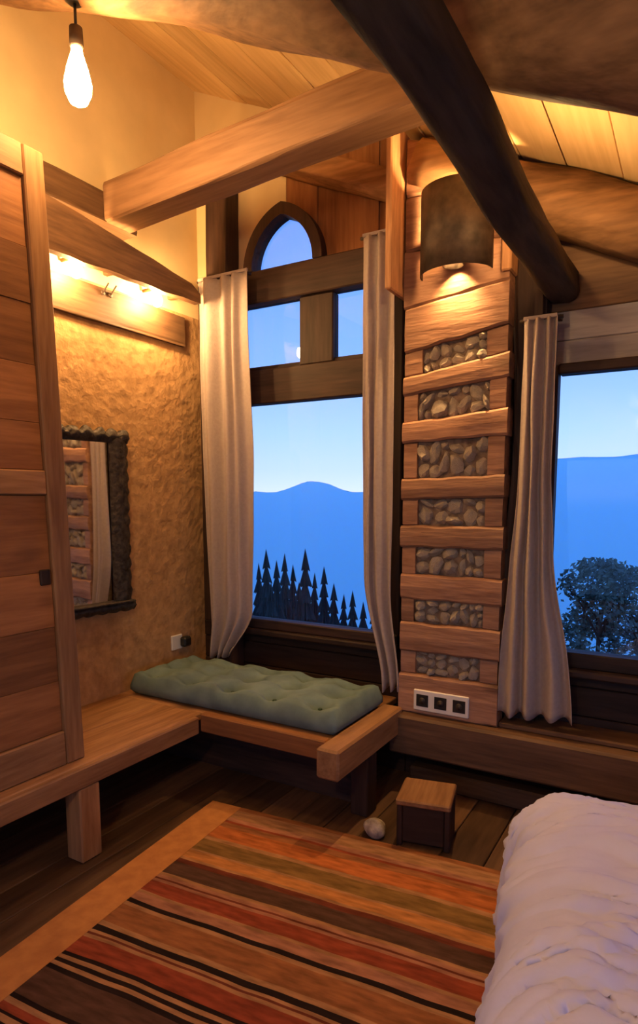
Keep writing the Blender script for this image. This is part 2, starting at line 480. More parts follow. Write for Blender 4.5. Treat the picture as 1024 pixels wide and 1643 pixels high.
# gable field over window 1, with a pointed-arch opening
ACX, AZ0 = -2.03, 2.74
def arch_h(x, hw, hh):
    """height of a pointed arch (two circular arcs) above its spring line"""
    u = abs(x - ACX)
    if u >= hw: return 0.0
    r = (hw * hw + hh * hh) / (2 * hw)
    return math.sqrt(max(0, r * r - (u + r - hw) ** 2))
def arch_field(name, xa, xb, mat, hw=.235, hh=.30, n=10, y=YB, TH=.04):
    bm = bmesh.new()
    for k in range(n):
        a = xa + (xb - xa) * k / n; b = xa + (xb - xa) * (k + 1) / n
        za, zb = AZ0 + arch_h(a, hw, hh), AZ0 + arch_h(b, hw, hh)
        add_hexa(bm, [(a, y, za), (b, y, zb), (b, YB + TH, zb), (a, YB + TH, za),
                      (a, y, roof(a) + .045), (b, y, roof(b) + .045), (b, YB + TH, roof(b) + .045), (a, YB + TH, roof(a) + .045)])
    return mesh_obj(name, bm, mat, wb)
arch_field('plaster_field', XL - .01, ACX, 'plaster', n=22)
arch_field('board', ACX + .002, -1.83, 'larch_z', n=10)
arch_field('board', -1.828, -1.64, 'larch_z', n=4, y=YB + .006)
arch_field('board', -1.638, -1.47, 'larch_z', n=4, y=YB + .002)
arch_field('board', -1.468, -1.322, 'larch_z', n=4, y=YB + .008)

# ---------------- window 1 (arched head, two small lights, one tall light)
w1 = empty('window_1', (-1.83, YB, .70), kind='structure')
FY0, FY1 = YB - .035, YB + .035
def fr(parent, x0, x1, z0, z1, ax, y0=FY0, y1=FY1, name='window_frame', mat='darkwood_'):
    return box(name, (x0, y0, z0), (x1, y1, z1), mat + ax, parent, .006)
fr(w1, -2.40, -2.345, .75, 2.56, 'z')
fr(w1, -1.37, -1.31, .75, 2.55, 'z')
fr(w1, -2.40, -1.31, .70, .755, 'x', FY0 - .02)
fr(w1, -2.40, -1.31, 2.56, 2.735, 'x', FY0 - .03, name='transom')
fr(w1, -2.345, -1.37, 2.01, 2.20, 'x', FY0 - .01, name='transom')
fr(w1, -1.925, -1.715, 2.20, 2.56, 'z', name='mullion')
fr(w1, -2.345, -1.37, 2.20, 2.225, 'x', FY0 + .02)
box('pane', (-2.345, YB - .005, .755), (-1.37, YB + .001, 2.01), 'glass', w1, 0)
box('pane', (-2.345, YB - .005, 2.225), (-1.925, YB + .001, 2.56), 'glass', w1, 0)
box('pane', (-1.715, YB - .005, 2.225), (-1.37, YB + .001, 2.56), 'glass', w1, 0)
# arch frame swept along the pointed arch
bm = bmesh.new()
def arch_pts(hw, hh, n=14):
    r = (hw * hw + hh * hh) / (2 * hw)
    th = math.atan2(hh, r - hw)
    L_ = [(ACX + (r - hw) - r * math.cos(th * k / n), AZ0 + r * math.sin(th * k / n)) for k in range(n + 1)]
    R_ = [(2 * ACX - p[0], p[1]) for p in reversed(L_[:-1])]
    return L_ + R_
outer, inner = arch_pts(.258, .33), arch_pts(.200, .265)
for k in range(len(outer) - 1):
    (oxa, oza), (oxb, ozb), (ixa, iza), (ixb, izb) = outer[k], outer[k + 1], inner[k], inner[k + 1]
    add_hexa(bm, [(oxa, FY0 - .02, oza), (ixa, FY0 - .02, iza), (ixa, FY1, iza), (oxa, FY1, oza),
                  (oxb, FY0 - .02, ozb), (ixb, FY0 - .02, izb), (ixb, FY1, izb), (oxb, FY1, ozb)])
bmesh.ops.remove_doubles(bm, verts=bm.verts, dist=.0005)
mesh_obj('arch_frame', bm, 'darkwood_z', w1)
bm = bmesh.new()
ag = arch_pts(.22, .29)
f0 = [bm.verts.new((a, YB - .005, b)) for a, b in ag]
f = bm.faces.new(f0)
r = bmesh.ops.extrude_face_region(bm, geom=[f])
bmesh.ops.translate(bm, verts=[g for g in r['geom'] if isinstance(g, bmesh.types.BMVert)], vec=(0, .006, 0))
mesh_obj('pane', bm, 'glass', w1)
box('window_sill', (-2.36, YB - .09, .665), (-1.30, YB + .02, .70), 'darkwood_x', w1, .008)

# ---------------- window 2 (large fixed light on the right)
w2 = empty('window_2', (.15, YB, .70), kind='structure')
fr(w2, -.62, -.56, .76, 2.06, 'z')
fr(w2, .89, .95, .76, 2.06, 'z')
fr(w2, -.62, .95, .70, .77, 'x', FY0 - .02)
fr(w2, -.56, .89, 2.02, 2.065, 'x', FY0 - .01)
box('pane', (-.56, YB - .005, .77), (.89, YB + .001, 2.02), 'glass', w2, 0)
box('window_sill', (-.66, YB - .10, .665), (.98, YB + .02, .70), 'darkwood_x', w2, .008)

# lower timber course under the pillar and the right window
o = box('trim_1', (-1.27, 2.84, .20), (XR, YB, .40), 'aged', None, .012); o['kind'] = 'structure'
o = box('trim_2', (-.74, 2.92, .40), (XR, YB, .425), 'oldwood_x', None, .006); o['kind'] = 'structure'
o = box('baseboard_back', (-1.20, 2.95, 0), (XR, YB, .10), 'aged', None, .01); o['kind'] = 'structure'

# ================================================================ TIMBERS
o = hewn('support_beam', (-.555, YF, 2.405), (-.55, YB, 2.40), .13, .13, 'beam_dark', rough=.008, seg=50, seed=3, round_=.85)
tag(o, 'thick dark hewn beam running overhead from the window wall', 'beam')
def roof_log(name, y, dia, x0, x1, seed, label, taper=1.0, drop=0.0):
    off = dia * .5 * math.sqrt(1 + SL * SL) + .004 + drop
    o = hewn(name, (x0, y, roof(x0) - off), (x1, y, roof(x1) - off), dia, dia, 'log', rough=.014, seg=36, seed=seed, round_=1.0, taper=taper)
    return tag(o, label, 'log', 'sloping roof logs')
roof_log('roof_log', 1.66, .30, XL, XR, 5, 'brown roof log at the top of the picture, bulb hanging from it')
roof_log('roof_log', 2.96, .25, -1.2, XR, 9, 'weathered roof log against the wall above the right window')
o = hewn('wall_log', (-2.36, 3.0, roof(-2.36) - .25), (-1.27, 3.0, roof(-1.27) - .25), .15, .12, 'log', rough=.008, seg=20, seed=21, round_=.7)
tag(o, 'sloping brown timber over the arched window left of the pillar', 'log')
o = hewn('tie_beam', (-2.52, 2.33, 2.885), (-.86, 2.33, 2.965), .16, .19, 'tie', rough=.004, seg=16, seed=2, round_=.05)
tag(o, 'light brown squared tie beam crossing from left wall to roof', 'beam')
o = hewn('wall_plate', (-2.595, YF, 2.86), (-2.595, 2.46, 2.86), .15, .14, 'oldwood_y', rough=.004, seg=16, seed=4, round_=.05)
tag(o, 'brown wall plate along the plaster wall above the wardrobe', 'beam')
o = hewn('corner_post', (-2.43, 3.025, BZ0), (-2.43, 3.025, 3.27), .15, .12, 'darkwood_z', rough=.004, seg=14, seed=8, round_=.05)
tag(o, 'dark square post in the corner left of arched window', 'post')
o = hewn('window_post', (-.675, 3.04, .426), (-.675, 3.04, roof(-.675) - .33), .14, .08, 'darkwood_z', rough=.012, seg=18, seed=6, round_=.4)
tag(o, 'dark rough post between stone pillar and right curtain', 'post')

ul = empty('beam_uplight', (-.575, 2.42, 2.472), 'small uplight hidden on top of the dark beam lighting the ceiling', 'lamp')
lathe('dish', [(.03, 0), (.045, .025), (.042, .025), (.026, .006)], (-.575, 2.42, 2.472), 'iron', ul, 20)
lathe('bulb', [(.012, 0), (.026, .015), (.028, .03), (.018, .05), (.004, .056)], (-.575, 2.42, 2.482), 'bulb_uplight', ul, 16)
# rail and valance on the left wall with two lamps between
o = hewn('wall_rail', (-2.658, 1.68, 2.445), (-2.658, 2.94, 2.445), .022, .17, 'rail', rough=.002, seg=10, seed=12, round_=.02)
tag(o, 'brown wooden rail on left wall under the two lamps', 'rail')
val = empty('valance_board', (-2.49, 2.2, 2.6), 'rough tapering valance board hiding the lamps on left wall', 'board')
bm = bmesh.new()
ys = [1.70 + (2.862 - 1.70) * k / 16 for k in range(17)]
prev = None
for k, y in enumerate(ys):
    t = (y - 1.2) / 1.7
    zt = 2.85 - .22 * t + .010 * noise.noise(Vector((y * 5, 1, 0))) - (.03 if k == 16 else 0)
    zb = 2.525 + .030 * t + .010 * noise.noise(Vector((y * 6, 7, 0)))
    ring = [bm.verts.new(p) for p in ((-2.50, y, zb), (-2.455, y, zb), (-2.455, y, zt), (-2.50, y, zt))]
    if prev:
        for a in range(4): bm.faces.new((prev[a], prev[(a + 1) % 4], ring[(a + 1) % 4], ring[a]))
    else: bm.faces.new(ring)
    prev = ring
bm.faces.new(prev)
mesh_obj('board', bm, 'oldwood_y', val)
for y in (1.8, 2.36, 2.82):
    box('bracket', (XL, y, 2.60), (-2.498, y + .03, 2.63), 'oldwood_x', val)
for y, lab in ((2.10, 'glowing wall lamp under the valance next to the wardrobe'), (2.62, 'glowing wall lamp under the valance nearer the corner')):
    L_ = empty('wall_lamp', (-2.553, y, 2.53), lab, 'lamp', 'lamps behind the valance board')
    lathe('lamp_arm', [(.009, -.10), (.009, 0.0)], (-2.553, y, 2.59), 'brass', L_, 10, 'x')
    lathe('lamp_holder', [(.016, .02), (.018, .05), (.012, .065)], (-2.553, y, 2.54), 'brass', L_, 14)
    lathe('bulb', [(.004, -.052), (.018, -.046), (.027, -.028), (.028, -.010), (.018, .018)], (-2.553, y, 2.545), 'bulb_cove', L_, 16)
for y in (2.335, 2.385):
    hk = empty('coat_hook', (-2.635, y, 2.49), 'small dark coat hook between the wall lamps, the one nearer ' + ('the wardrobe' if y < 2.36 else 'the corner'), 'hook', 'coat hooks between the wall lamps')
    lathe('hook_plate', [(.012, 0), (.012, .006)], (-2.647, y, 2.505), 'iron', hk, 12, 'x')
    hewn('hook_prong', (-2.645, y, 2.505), (-2.60, y, 2.545), .008, .008, 'iron', hk, rough=0, seg=4, round_=1)

# pendant bulbs under roof logs (the second is an unseen fill bulb added behind the viewer)
def pendant(px, py, zb, ztop, mat, label):
    pb = empty('pendant_bulb', (px, py, ztop), label, 'lamp')
    lathe('ceiling_cup', [(.035, .03), (.035, 0), (.02, -.012)], (px, py, ztop + .01), 'black_plastic', pb, 18)
    lathe('cord', [(.005, .03), (.005, zb + .067 - ztop)], (px, py, ztop - .005), 'black_plastic', pb, 8)
    lathe('lamp_holder', [(.012, 0), (.022, -.006), (.024, -.065), (.020, -.07)], (px, py, zb + .067), 'iron', pb, 18)
    lathe('bulb', [(.017, 0), (.020, -.02), (.036, -.07), (.046, -.115), (.044, -.145), (.030, -.175), (.008, -.188)], (px, py, zb), mat, pb, 24)
LOGB = .30 * math.sqrt(1 + SL * SL) + .005
pendant(-1.92, 1.62, 3.008, roof(-1.92) - LOGB, 'bulb_pendant', 'large clear bulb glowing on a short cord under roof log')
pendant(-.45, -.55, 2.30, roof(-.45) - .02, 'bulb_fill', 'added fill bulb hanging unseen behind the viewer')

# ================================================================ STONE-INFILLED PILLAR
PX0, PX1, PY = -1.25, -.74, 2.90
pil = empty('timber_pillar', (-1.0, 3.0, .40), 'wooden pillar with stone-filled slots between the two windows', 'pillar')
hexa('core', [(PX0 + .03, PY + .07, .40), (PX1 - .02, PY + .07, .40), (PX1 - .02, YB - .005, .40), (PX0 + .03, YB - .005, .40),
              (PX0 + .03, PY + .07, roof(PX0) - .30), (PX1 - .02, PY + .07, roof(PX1) - .30), (PX1 - .02, YB - .005, roof(PX1) - .30), (PX0 + .03, YB - .005, roof(PX0) - .30)], 'infill', pil, 0)
box('stile', (PX0 - .03, PY - .14, 2.42), (PX0, PY + .10, roof(PX0) - .02), 'pillar_z', pil, .006)
box('stile', (PX1 - .045, PY - .02, 2.45), (PX1, PY + .10, roof(PX1) - .02), 'pillar_z', pil, .006)
PLK = [((2.86, 2.85), (roof(PX0) - .05, roof(PX1) - .02)), ((2.62, 2.60), (2.86, 2.85)), ((2.36, 2.42), (2.62, 2.60)), ((2.155, 2.235), (2.36, 2.42)),
       ((1.96, 2.01), (2.045, 2.115)), ((1.735, 1.755), (1.83, 1.875)), ((1.465, 1.475), (1.565, 1.575)), ((1.235, 1.235), (1.34, 1.34)),
       ((.98, .975), (1.10, 1.10)), ((.715, .715), (.86, .86)), ((.40, .40), (.60, .60))]
def rough_plank(name, xa, xb, lo, hi, y0, y1, mat, seed, jit=.007):
    """thick old plank with wavy upper and lower edges"""
    bm = bmesh.new(); n = 14; prev = None
    for k in range(n + 1):
        t = k / n
        x = xa + (xb - xa) * t
        zl = lo[0] + (lo[1] - lo[0]) * t + jit * noise.noise(Vector((x * 11, seed, 0)))
        zh = hi[0] + (hi[1] - hi[0]) * t + jit * noise.noise(Vector((x * 11, seed, 5)))
        yy = y0 + .007 * noise.noise(Vector((x * 8, seed, 9)))
        c = .010
        ring = [bm.verts.new(p) for p in ((x, yy + c, zl), (x, yy, zl + c), (x, yy - .003, (zl + zh) / 2), (x, yy, zh - c), (x, yy + c, zh), (x, y1, zh), (x, y1, zl))]
        if prev:
            m = len(ring)
            for q in range(m): bm.faces.new((prev[q], prev[(q + 1) % m], ring[(q + 1) % m], ring[q]))
        else: bm.faces.new(ring)
        prev = ring
    bm.faces.new(prev)
    return mesh_obj(name, bm, mat, pil)
for k, (lo, hi) in enumerate(PLK):
    rough_plank('plank', PX0 + .005 + .01 * random.random(), PX1 - .012 * random.random(), lo, hi, PY + .008 * random.random(), PY + .10, 'pillar', k * 3.7)
stones = []
for k in range(5):
    bm = bmesh.new()
    bmesh.ops.create_icosphere(bm, subdivisions=2, radius=1)
    for v in bm.verts:
        v.co *= 1 + .38 * noise.noise(v.co * 1.3 + Vector((k * 9, 0, 0)))
    me = bpy.data.meshes.new('stone')
    bm.to_mesh(me); bm.free()
    me.materials.append(M['stone'])
    stones.append(me)
SLOT = [((2.045, 2.115), (2.155, 2.235)), ((1.83, 1.875), (1.96, 2.01)), ((1.565, 1.575), (1.735, 1.755)), ((1.34, 1.34), (1.465, 1.475)),
        ((1.10, 1.10), (1.235, 1.235)), ((.86, .86), (.98, .975)), ((.60, .60), (.715, .715))]
for k, ((zl0, zr0), (zl1, zr1)) in enumerate(SLOT):
    def zz(x, f):
        t = (x - PX0) / (PX1 - PX0)
        a = zl0 + (zr0 - zl0) * t; b = zl1 + (zr1 - zl1) * t
        return a + (b - a) * f
    e0, e1 = PX0 + .075 + .03 * random.random(), PX1 - .085 - .02 * random.random()
    for xa, xb in ((PX0 + .012, e0), (e1, PX1 - .012)):      # short end blocks close each slot
        rough_plank('end_block', xa, xb, (zz(xa, 0) - .004, zz(xb, 0) - .004), (zz(xa, 1) + .004, zz(xb, 1) + .004), PY + .014 + .006 * random.random(), PY + .10, 'pillar', 50 + k, .002)
    hexa('mortar', [(e0 - .01, PY + .040, zz(e0, 0) - .005), (e1 + .01, PY + .040, zz(e1, 0) - .005), (e1 + .01, PY + .10, zz(e1, 0) - .005), (e0 - .01, PY + .10, zz(e0, 0) - .005),
                    (e0 - .01, PY + .034, zz(e0, 1) + .005), (e1 + .01, PY + .034, zz(e1, 1) + .005), (e1 + .01, PY + .10, zz(e1, 1) + .005), (e0 - .01, PY + .10, zz(e0, 1) + .005)], 'infill', pil, 0)
    xs = e0
    while xs < e1 - .02:
        w = min(.030 + .045 * random.random(), e1 - xs)
        f0 = 0.0
        while f0 < .9:
            fh = random.uniform(.3, .75)
            fh = min(fh, 1 - f0)
            hh = (zz(xs, 1) - zz(xs, 0)) * fh
            if fh > .18:
                s = bpy.data.objects.new('stone', random.choice(stones))
                link(s, pil)
                s.scale = (w * random.uniform(.50, .66), .022 + .016 * random.random(), hh * random.uniform(.46, .6))
                s.rotation_euler = (random.uniform(-.4, .4), random.uniform(-.7, .7), random.uniform(-.4, .4))
                s.location = Vector((xs + w / 2, PY + .036 + .016 * random.random(), zz(xs + w / 2, f0 + fh / 2))) - Vector(pil.location)
            f0 += fh
        xs += w
# sockets
def socket_plate(root, x0, x1, z0, z1, y, n):
    box('plate', (x0, y - .012, z0), (x1, y, z1), 'white_plastic', root, .004)
    w = (x1 - x0) / n
    for k in range(n):
        cx = x0 + w * (k + .5)
        bm = bmesh.new()
        add_box(bm, (cx - w * .33, y - .0145, z0 + .022), (cx + w * .33, y - .0115, z1 - .022), .001)
        q = mesh_obj('insert', bm, 'black_plastic', root)
        lathe('socket_face', [(.016, -.002), (.016, .002)], (cx, y - .0155, (z0 + z1) / 2), 'frame_iron', q, 16, 'y')
sk = empty('triple_socket', (-1.02, PY, .42), 'white triple socket plate at the foot of pillar', 'socket')
socket_plate(sk, -1.155, -.875, .425, .53, PY - .0005, 3)
# sconce: half-round iron shade open above and below
SX, SZ0, SZ1, SR = -.985, 2.47, 2.83, .165
sc_ = empty('wall_sconce', (SX, PY, SZ0), 'dark half-round metal wall light high on the pillar', 'lamp')
bm = bmesh.new()
n = 24
pr = []
for k in range(n + 1):
    a = math.pi * k / n
    row = []
    for rr in (SR, SR - .006):
        for z in (SZ0, SZ1):
            row.append(bm.verts.new((SX + math.cos(a) * rr, PY - .012 - math.sin(a) * rr * .85, z)))
    pr.append(row)
for a, b in zip(pr, pr[1:]):
    bm.faces.new((a[0], b[0], b[1], a[1])); bm.faces.new((a[2], a[3], b[3], b[2]))
    bm.faces.new((a[0], a[2], b[2], b[0])); bm.faces.new((a[1], b[1], b[3], a[3]))
for row in (pr[0], pr[-1]): bm.faces.new((row[0], row[1], row[3], row[2]))
mesh_obj('shade', bm, 'iron', sc_, smooth=True)
box('bracket', (SX - .16, PY - .05, 2.645), (SX + .16, PY - .002, 2.655), 'iron', sc_, .001)
bm = bmesh.new()
n = 20
cp = [[bm.verts.new((SX + math.cos(2 * math.pi * k / n) * r, PY - .056 + math.sin(2 * math.pi * k / n) * r, z)) for k in range(n)]
      for r, z in ((.010, 2.62), (.045, 2.60), (.047, 2.495), (.043, 2.495), (.041, 2.597), (.008, 2.615))]
for ra, rb in zip(cp, cp[1:]):
    for k in range(n): bm.faces.new((ra[k], ra[(k + 1) % n], rb[(k + 1) % n], rb[k]))
bm.faces.new(cp[0]); bm.faces.new(cp[-1])
mesh_obj('spot_cup', bm, 'iron', sc_, smooth=True)
lathe('bulb', [(.008, .03), (.020, .015), (.024, 0), (.016, -.018), (.004, -.024)], (SX, PY - .056, 2.565), 'bulb_spot', sc_, 18)
lathe('bulb', [(.005, .05), (.022, .04), (.030, .015), (.026, -.01), (.012, -.04)], (SX, PY - .075, 2.71), 'bulb_sconce', sc_, 18)

# ================================================================ BENCH, SEAT, CUSHION
BZ = .405
bench = empty('corner_bench', (-2.3, 2.2, 0), 'low pine corner bench running along left wall under the arched window', 'bench')
box('bench_top', (XL, 0.4, BZ - .035), (-2.36, 2.355, BZ), 'pine_y', bench, .005)
box('bench_top', (-2.357, 0.4, BZ - .035), (-2.07, 2.355, BZ), 'pine_y', bench, .005)
box('front_rail', (-2.10, 0.4, BZ - .09), (-2.045, 2.31, BZ - .004), 'pine_y', bench, .006)
for k in range(4):
    y0 = 2.358 + (YB - 2.358) * k / 4
    box('seat_board', (XL, y0, BZ - .035), (-1.33, y0 + (YB - 2.358) / 4 - .003, BZ), 'pine_x', bench, .004)
box('seat_rail', (-2.045, 2.315, BZ - .08), (-1.33, 2.36, BZ + .012), 'larch_x', bench, .006)
box('seat_beam', (-1.325, 2.22, BZ - .115), (-1.215, 2.90, BZ + .02), 'pine_y', bench, .010)
box('leg', (-2.145, 1.60, 0), (-2.05, 1.70, BZ - .091), 'pine_z', bench, .006)
box('leg', (-2.145, .45, 0), (-2.055, .54, BZ - .091), 'pine_z', bench, .006)
box('leg', (-1.315, 2.52, 0), (-1.225, 2.62, BZ - .116), 'darkwood_z', bench, .006)
box('back_panel', (-2.60, 2.62, 0), (-1.33, 2.65, BZ - .04), 'darkwood_x', bench, .002)

cu = empty('seat_cushion', (-1.95, 2.7, BZ), 'green tufted floor cushion on the window seat', 'cushion')
bm = bmesh.new()
CX0, CX1, CY0, CY1, CH = -2.60, -1.32, 2.385, 2.885, .115
nx, ny = 64, 32
tx = [CX0 + (CX1 - CX0) * (k + .5) / 5 for k in range(5)]
ty = [CY0 + (CY1 - CY0) * (k + .5) / 3 for k in range(3)]
def cush(u, v, top):
    x = CX0 + (CX1 - CX0) * u; y = CY0 + (CY1 - CY0) * v
    ed = min(u * (CX1 - CX0), (1 - u) * (CX1 - CX0), v * (CY1 - CY0), (1 - v) * (CY1 - CY0))
    r = .055
    prof = math.sqrt(max(0, 1 - (1 - min(1, ed / r)) ** 2))
    d = 0
    for a in tx:
        for b in ty:
            q = ((x - a) ** 2 + (y - b) ** 2)
            d += math.exp(-q / .0030) * .062 + math.exp(-abs(y - b) / .02) * math.exp(-abs(x - a) / .09) * .024
    wr_ = .010 * noise.noise(Vector((x * 9, y * 14, 0))) + .006 * noise.noise(Vector((x * 22, y * 22, 4)))
    if top:
        return (x, y, BZ + .055 + (CH - .055 + .02 - d + wr_) * (.15 + .85 * prof) * (1 if ed > 0 else 0))
    return (x, y, BZ + .002 + .03 * (1 - prof))
grid_t = [[bm.verts.new(cush(i / nx, j / ny, True)) for i in range(nx + 1)] for j in range(ny + 1)]
grid_b = [[bm.verts.new(cush(i / nx, j / ny, False)) for i in range(nx + 1)] for j in range(ny + 1)]
for j in range(ny):
    for i in range(nx):
        bm.faces.new((grid_t[j][i], grid_t[j][i + 1], grid_t[j + 1][i + 1], grid_t[j + 1][i]))
        bm.faces.new((grid_b[j][i], grid_b[j + 1][i], grid_b[j + 1][i + 1], grid_b[j][i + 1]))
def rim(idx):
    for (j0, i0), (j1, i1) in zip(idx, idx[1:]):
        f = bm.faces.new((grid_t[j0][i0], grid_b[j0][i0], grid_b[j1][i1], grid_t[j1][i1])); f.material_index = 1
rim([(0, i) for i in range(nx + 1)]); rim([(j, nx) for j in range(ny + 1)])
rim([(ny, i) for i in range(nx, -1, -1)]); rim([(j, 0) for j in range(ny, -1, -1)])
mesh_obj('cover', bm, ['cushion', 'cushion'], cu, smooth=True)
for a in tx:
    for b in ty:
        lathe('tuft', [(.010, -.002), (.010, .004), (.004, .007)], (a, b, BZ + .092), 'cushion_side', cu, 10)

# ================================================================ WARDROBE
wd = empty('wardrobe', (-2.4, 1.0, BZ), 'tall pine wardrobe with panelled door standing on the bench', 'wardrobe')
WX, WY0, WY1, WZ0, WZ1 = -2.12, .78, 1.69, BZ + .001, 2.72
box('carcass', (XL + .005, .42, WZ0), (WX - .03, WY1 - .005, WZ1), 'larch_z', wd, .004)
dr = box('stile', (WX - .03, WY1 - .085, WZ0), (WX, WY1, WZ1), 'pine_z', wd, .005)
box('stile', (WX - .03, WY0 - .01, WZ0), (WX, WY0 + .08, WZ1), 'pine_z', wd, .005)
box('stile', (WX - .03, .42, WZ0), (WX, .50, WZ1), 'pine_z', wd, .005)
for z0, z1 in ((WZ0, .545), (1.485, 1.575), (2.61, WZ1)):
    box('rail', (WX - .03, WY0 + .081, z0), (WX - .002, WY1 - .086, z1), 'pine_y', wd, .005)
def planks(z0, z1, n):
    z = z0
    ws = [random.uniform(.8, 1.2) for _ in range(n)]
    s = sum(ws)
    for w in ws:
        h = (z1 - z0) * w / s
        box('panel_board', (WX - .0295, WY0 + .082, z + .0006), (WX - .014 - .003 * random.random(), WY1 - .087, z + h - .0006), 'larch_y', wd, .0015)
        z += h
planks(.547, 1.483, 4)
planks(1.577, 2.608, 5)
box('latch', (WX - .018, WY1 - .14, 1.14), (WX - .004, WY1 - .095, 1.20), 'darkwood_z', wd, .004)

for c in wd.children:       # the hand-built front leans a little
    for v in c.data.vertices:
        v.co.y -= .030 * (v.co.z + c.location.z)
# ================================================================ MIRROR
MY0, MY1, MZ0, MZ1 = 1.98, 2.44, .87, 1.83
mi = empty('wall_mirror', (XL + .001, MY0, MZ0), 'tall mirror in ornate dark carved frame on the left wall', 'mirror')
box('backing', (XL, MY0 + .04, MZ0 + .02), (XL + .012, MY1 - .03, MZ1 - .04), 'darkwood_z', mi, 0)
box('mirror_glass', (XL + .0125, MY0 + .06, MZ0 + .05), (XL + .016, MY1 - .12, MZ1 - .07), 'mirror', mi, 0)
def carved(name, along, a0, a1, c0, c1, amp, seed, both=False):
    """carved frame member with a scalloped outer edge and raised bosses; along 'y' or 'z'"""
    bm = bmesh.new(); n = 40; m = 8; g = []
    for i in range(n + 1):
        s = a0 + (a1 - a0) * i / n
        sc = amp * abs(math.sin((s - a0) * 42 + seed)) + amp * .5 * noise.noise(Vector((s * 30, seed, 0)))
        row = []
        for j in range(m + 1):
            t = j / m
            c = c0 + (c1 + math.copysign(sc, c1 - c0) - c0) * t
            h = .018 + .020 * math.sin(math.pi * t) + .010 * noise.noise(Vector((s * 45, t * 5, seed))) * math.sin(math.pi * t)
            p = (XL + h, s, c) if along == 'y' else (XL + h, c, s)
            row.append(bm.verts.new(p))
        g.append(row)
    back = [[bm.verts.new((XL + .001, v.co.y, v.co.z)) for v in row] for row in g]
    for i in range(n):
        for j in range(m):
            bm.faces.new((g[i][j], g[i][j + 1], g[i + 1][j + 1], g[i + 1][j]))
            bm.faces.new((back[i][j], back[i + 1][j], back[i + 1][j + 1], back[i][j + 1]))
        for j in (0, m):
            bm.faces.new((g[i][j], g[i + 1][j], back[i + 1][j], back[i][j]))
    for i in (0, n):
        for j in range(m):
            bm.faces.new((g[i][j], g[i][j + 1], back[i][j + 1], back[i][j]))
    return mesh_obj(name, bm, 'frame_iron', mi, smooth=True)
carved('frame_side', 'z', MZ0 + .02, MZ1 - .03, MY1 - .125, MY1 - .02, .014, 1)
carved('frame_side', 'z', MZ0 + .02, MZ1 - .03, MY0 + .065, MY0 + .02, .012, 2)
carved('frame_crest', 'y', MY0 + .02, MY1 - .01, MZ1 - .075, MZ1 - .025, .026, 3)
carved('frame_base', 'y', MY0 + .02, MY1, MZ0 + .055, MZ0 + .005, .008, 4)
box('frame_ledge', (XL + .002, MY0 + .02, MZ0 + .048), (XL + .055, MY1 - .01, MZ0 + .060), 'frame_iron', mi, .004)

mi.rotation_euler = (0, 0, math.radians(-6))
# socket with plugged-in charger on the left wall
s1 = empty('wall_socket', (XL, 2.82, .60), 'white wall socket with a black plug above the cushion', 'socket')
box('plate', (XL, 2.775, .56), (XL + .014, 2.865, .65), 'white_plastic', s1, .004)
box('plug', (XL + .014, 2.835, .575), (XL + .06, 2.90, .635), 'black_plastic', s1, .010)

# ================================================================ CURTAINS
def curtain(name, label, y, ztop, zbot, left, right, folds, amp, seed, reach, label_group='linen curtains at the windows'):
    root = empty(name, ((left(0) + right(0)) / 2, y, zbot), label, 'curtain', label_group)
    bm = bmesh.new(); nu, nv = 90, 60; g = []
    for j in range(nv + 1):
        t = j / nv
        z = ztop + (zbot - ztop) * t
        row = []
        l, r = left(t), right(t)
        for i in range(nu + 1):
            s = i / nu
            ph = s * folds * 2 * math.pi + seed
            k = .55 + .45 * t
            yy = y + amp * k * math.sin(ph + 2.2 * noise.noise(Vector((s * 2.5, t * 1.2, seed)))) + amp * .8 * noise.noise(Vector((s * 5, t * 1.6, seed)))
            xx = l + (r - l) * s + .010 * noise.noise(Vector((s * 4, t * 5, seed + 3)))
            zz = z + (.012 * math.sin(ph) + .02 * (s - .5)) * (t > .98)
            row.append(bm.verts.new((xx, yy, zz)))
        g.append(row)
    for j in range(nv):
        for i in range(nu):
            bm.faces.new((g[j][i], g[j][i + 1], g[j + 1][i + 1], g[j + 1][i]))
    fo = mesh_obj('cloth', bm, 'curtain', root, smooth=True)
    md = fo.modifiers.new('thickness', 'SOLIDIFY'); md.thickness = .003; md.offset = 0
    # hem tape along the top
    bm = bmesh.new()
    add_box(bm, (left(0), y - .006, ztop - .004), (right(0), y + .008, ztop + .012), .002)
    mesh_obj('heading_tape', bm, 'curtain', root)
    ww = (right(0) - left(0)) / 2 + .02
    lathe('curtain_rod', [(.008, -ww), (.008, ww)], ((left(0) + right(0)) / 2, y + .019, ztop), 'iron', root, 10, 'x')
    for sx in (-.8, .8):
        box('rod_bracket', ((left(0) + right(0)) / 2 + sx * ww - .008, y + .02, ztop - .01), ((left(0) + right(0)) / 2 + sx * ww + .008, y + reach, ztop + .01), 'iron', root, 0)
    return root
def smooth(t, a, b):
    t = max(0, min(1, (t - a) / (b - a))); return t * t * (3 - 2 * t)
curtain('curtain', 'cream curtain left of the arched window resting on the cushion', 2.91, 2.70, .535,
        lambda t: -2.515 + .03 * smooth(t, .3, 1), lambda t: -2.165 + .03 * smooth(t, .1, .5) - .20 * smooth(t, .86, 1.03), 3.5, .024, .4, .052)
curtain('curtain', 'narrow mauve-beige curtain between arched window and stone pillar', 2.925, 2.74, .50,
        lambda t: -1.475 + .01 * t + .12 * smooth(t, .74, 1), lambda t: -1.295 + .055 * smooth(t, .78, 1), 2.5, .024, 2.0, .10)
curtain('curtain', 'long mauve-beige curtain at left edge of the right window', 2.905, 2.235, .48,
        lambda t: -.685 - .06 * smooth(t, .3, 1), lambda t: -.545 + .03 * smooth(t, .3, .7) + .10 * smooth(t, .55, 1), 3.5, .024, 1.2, .060)

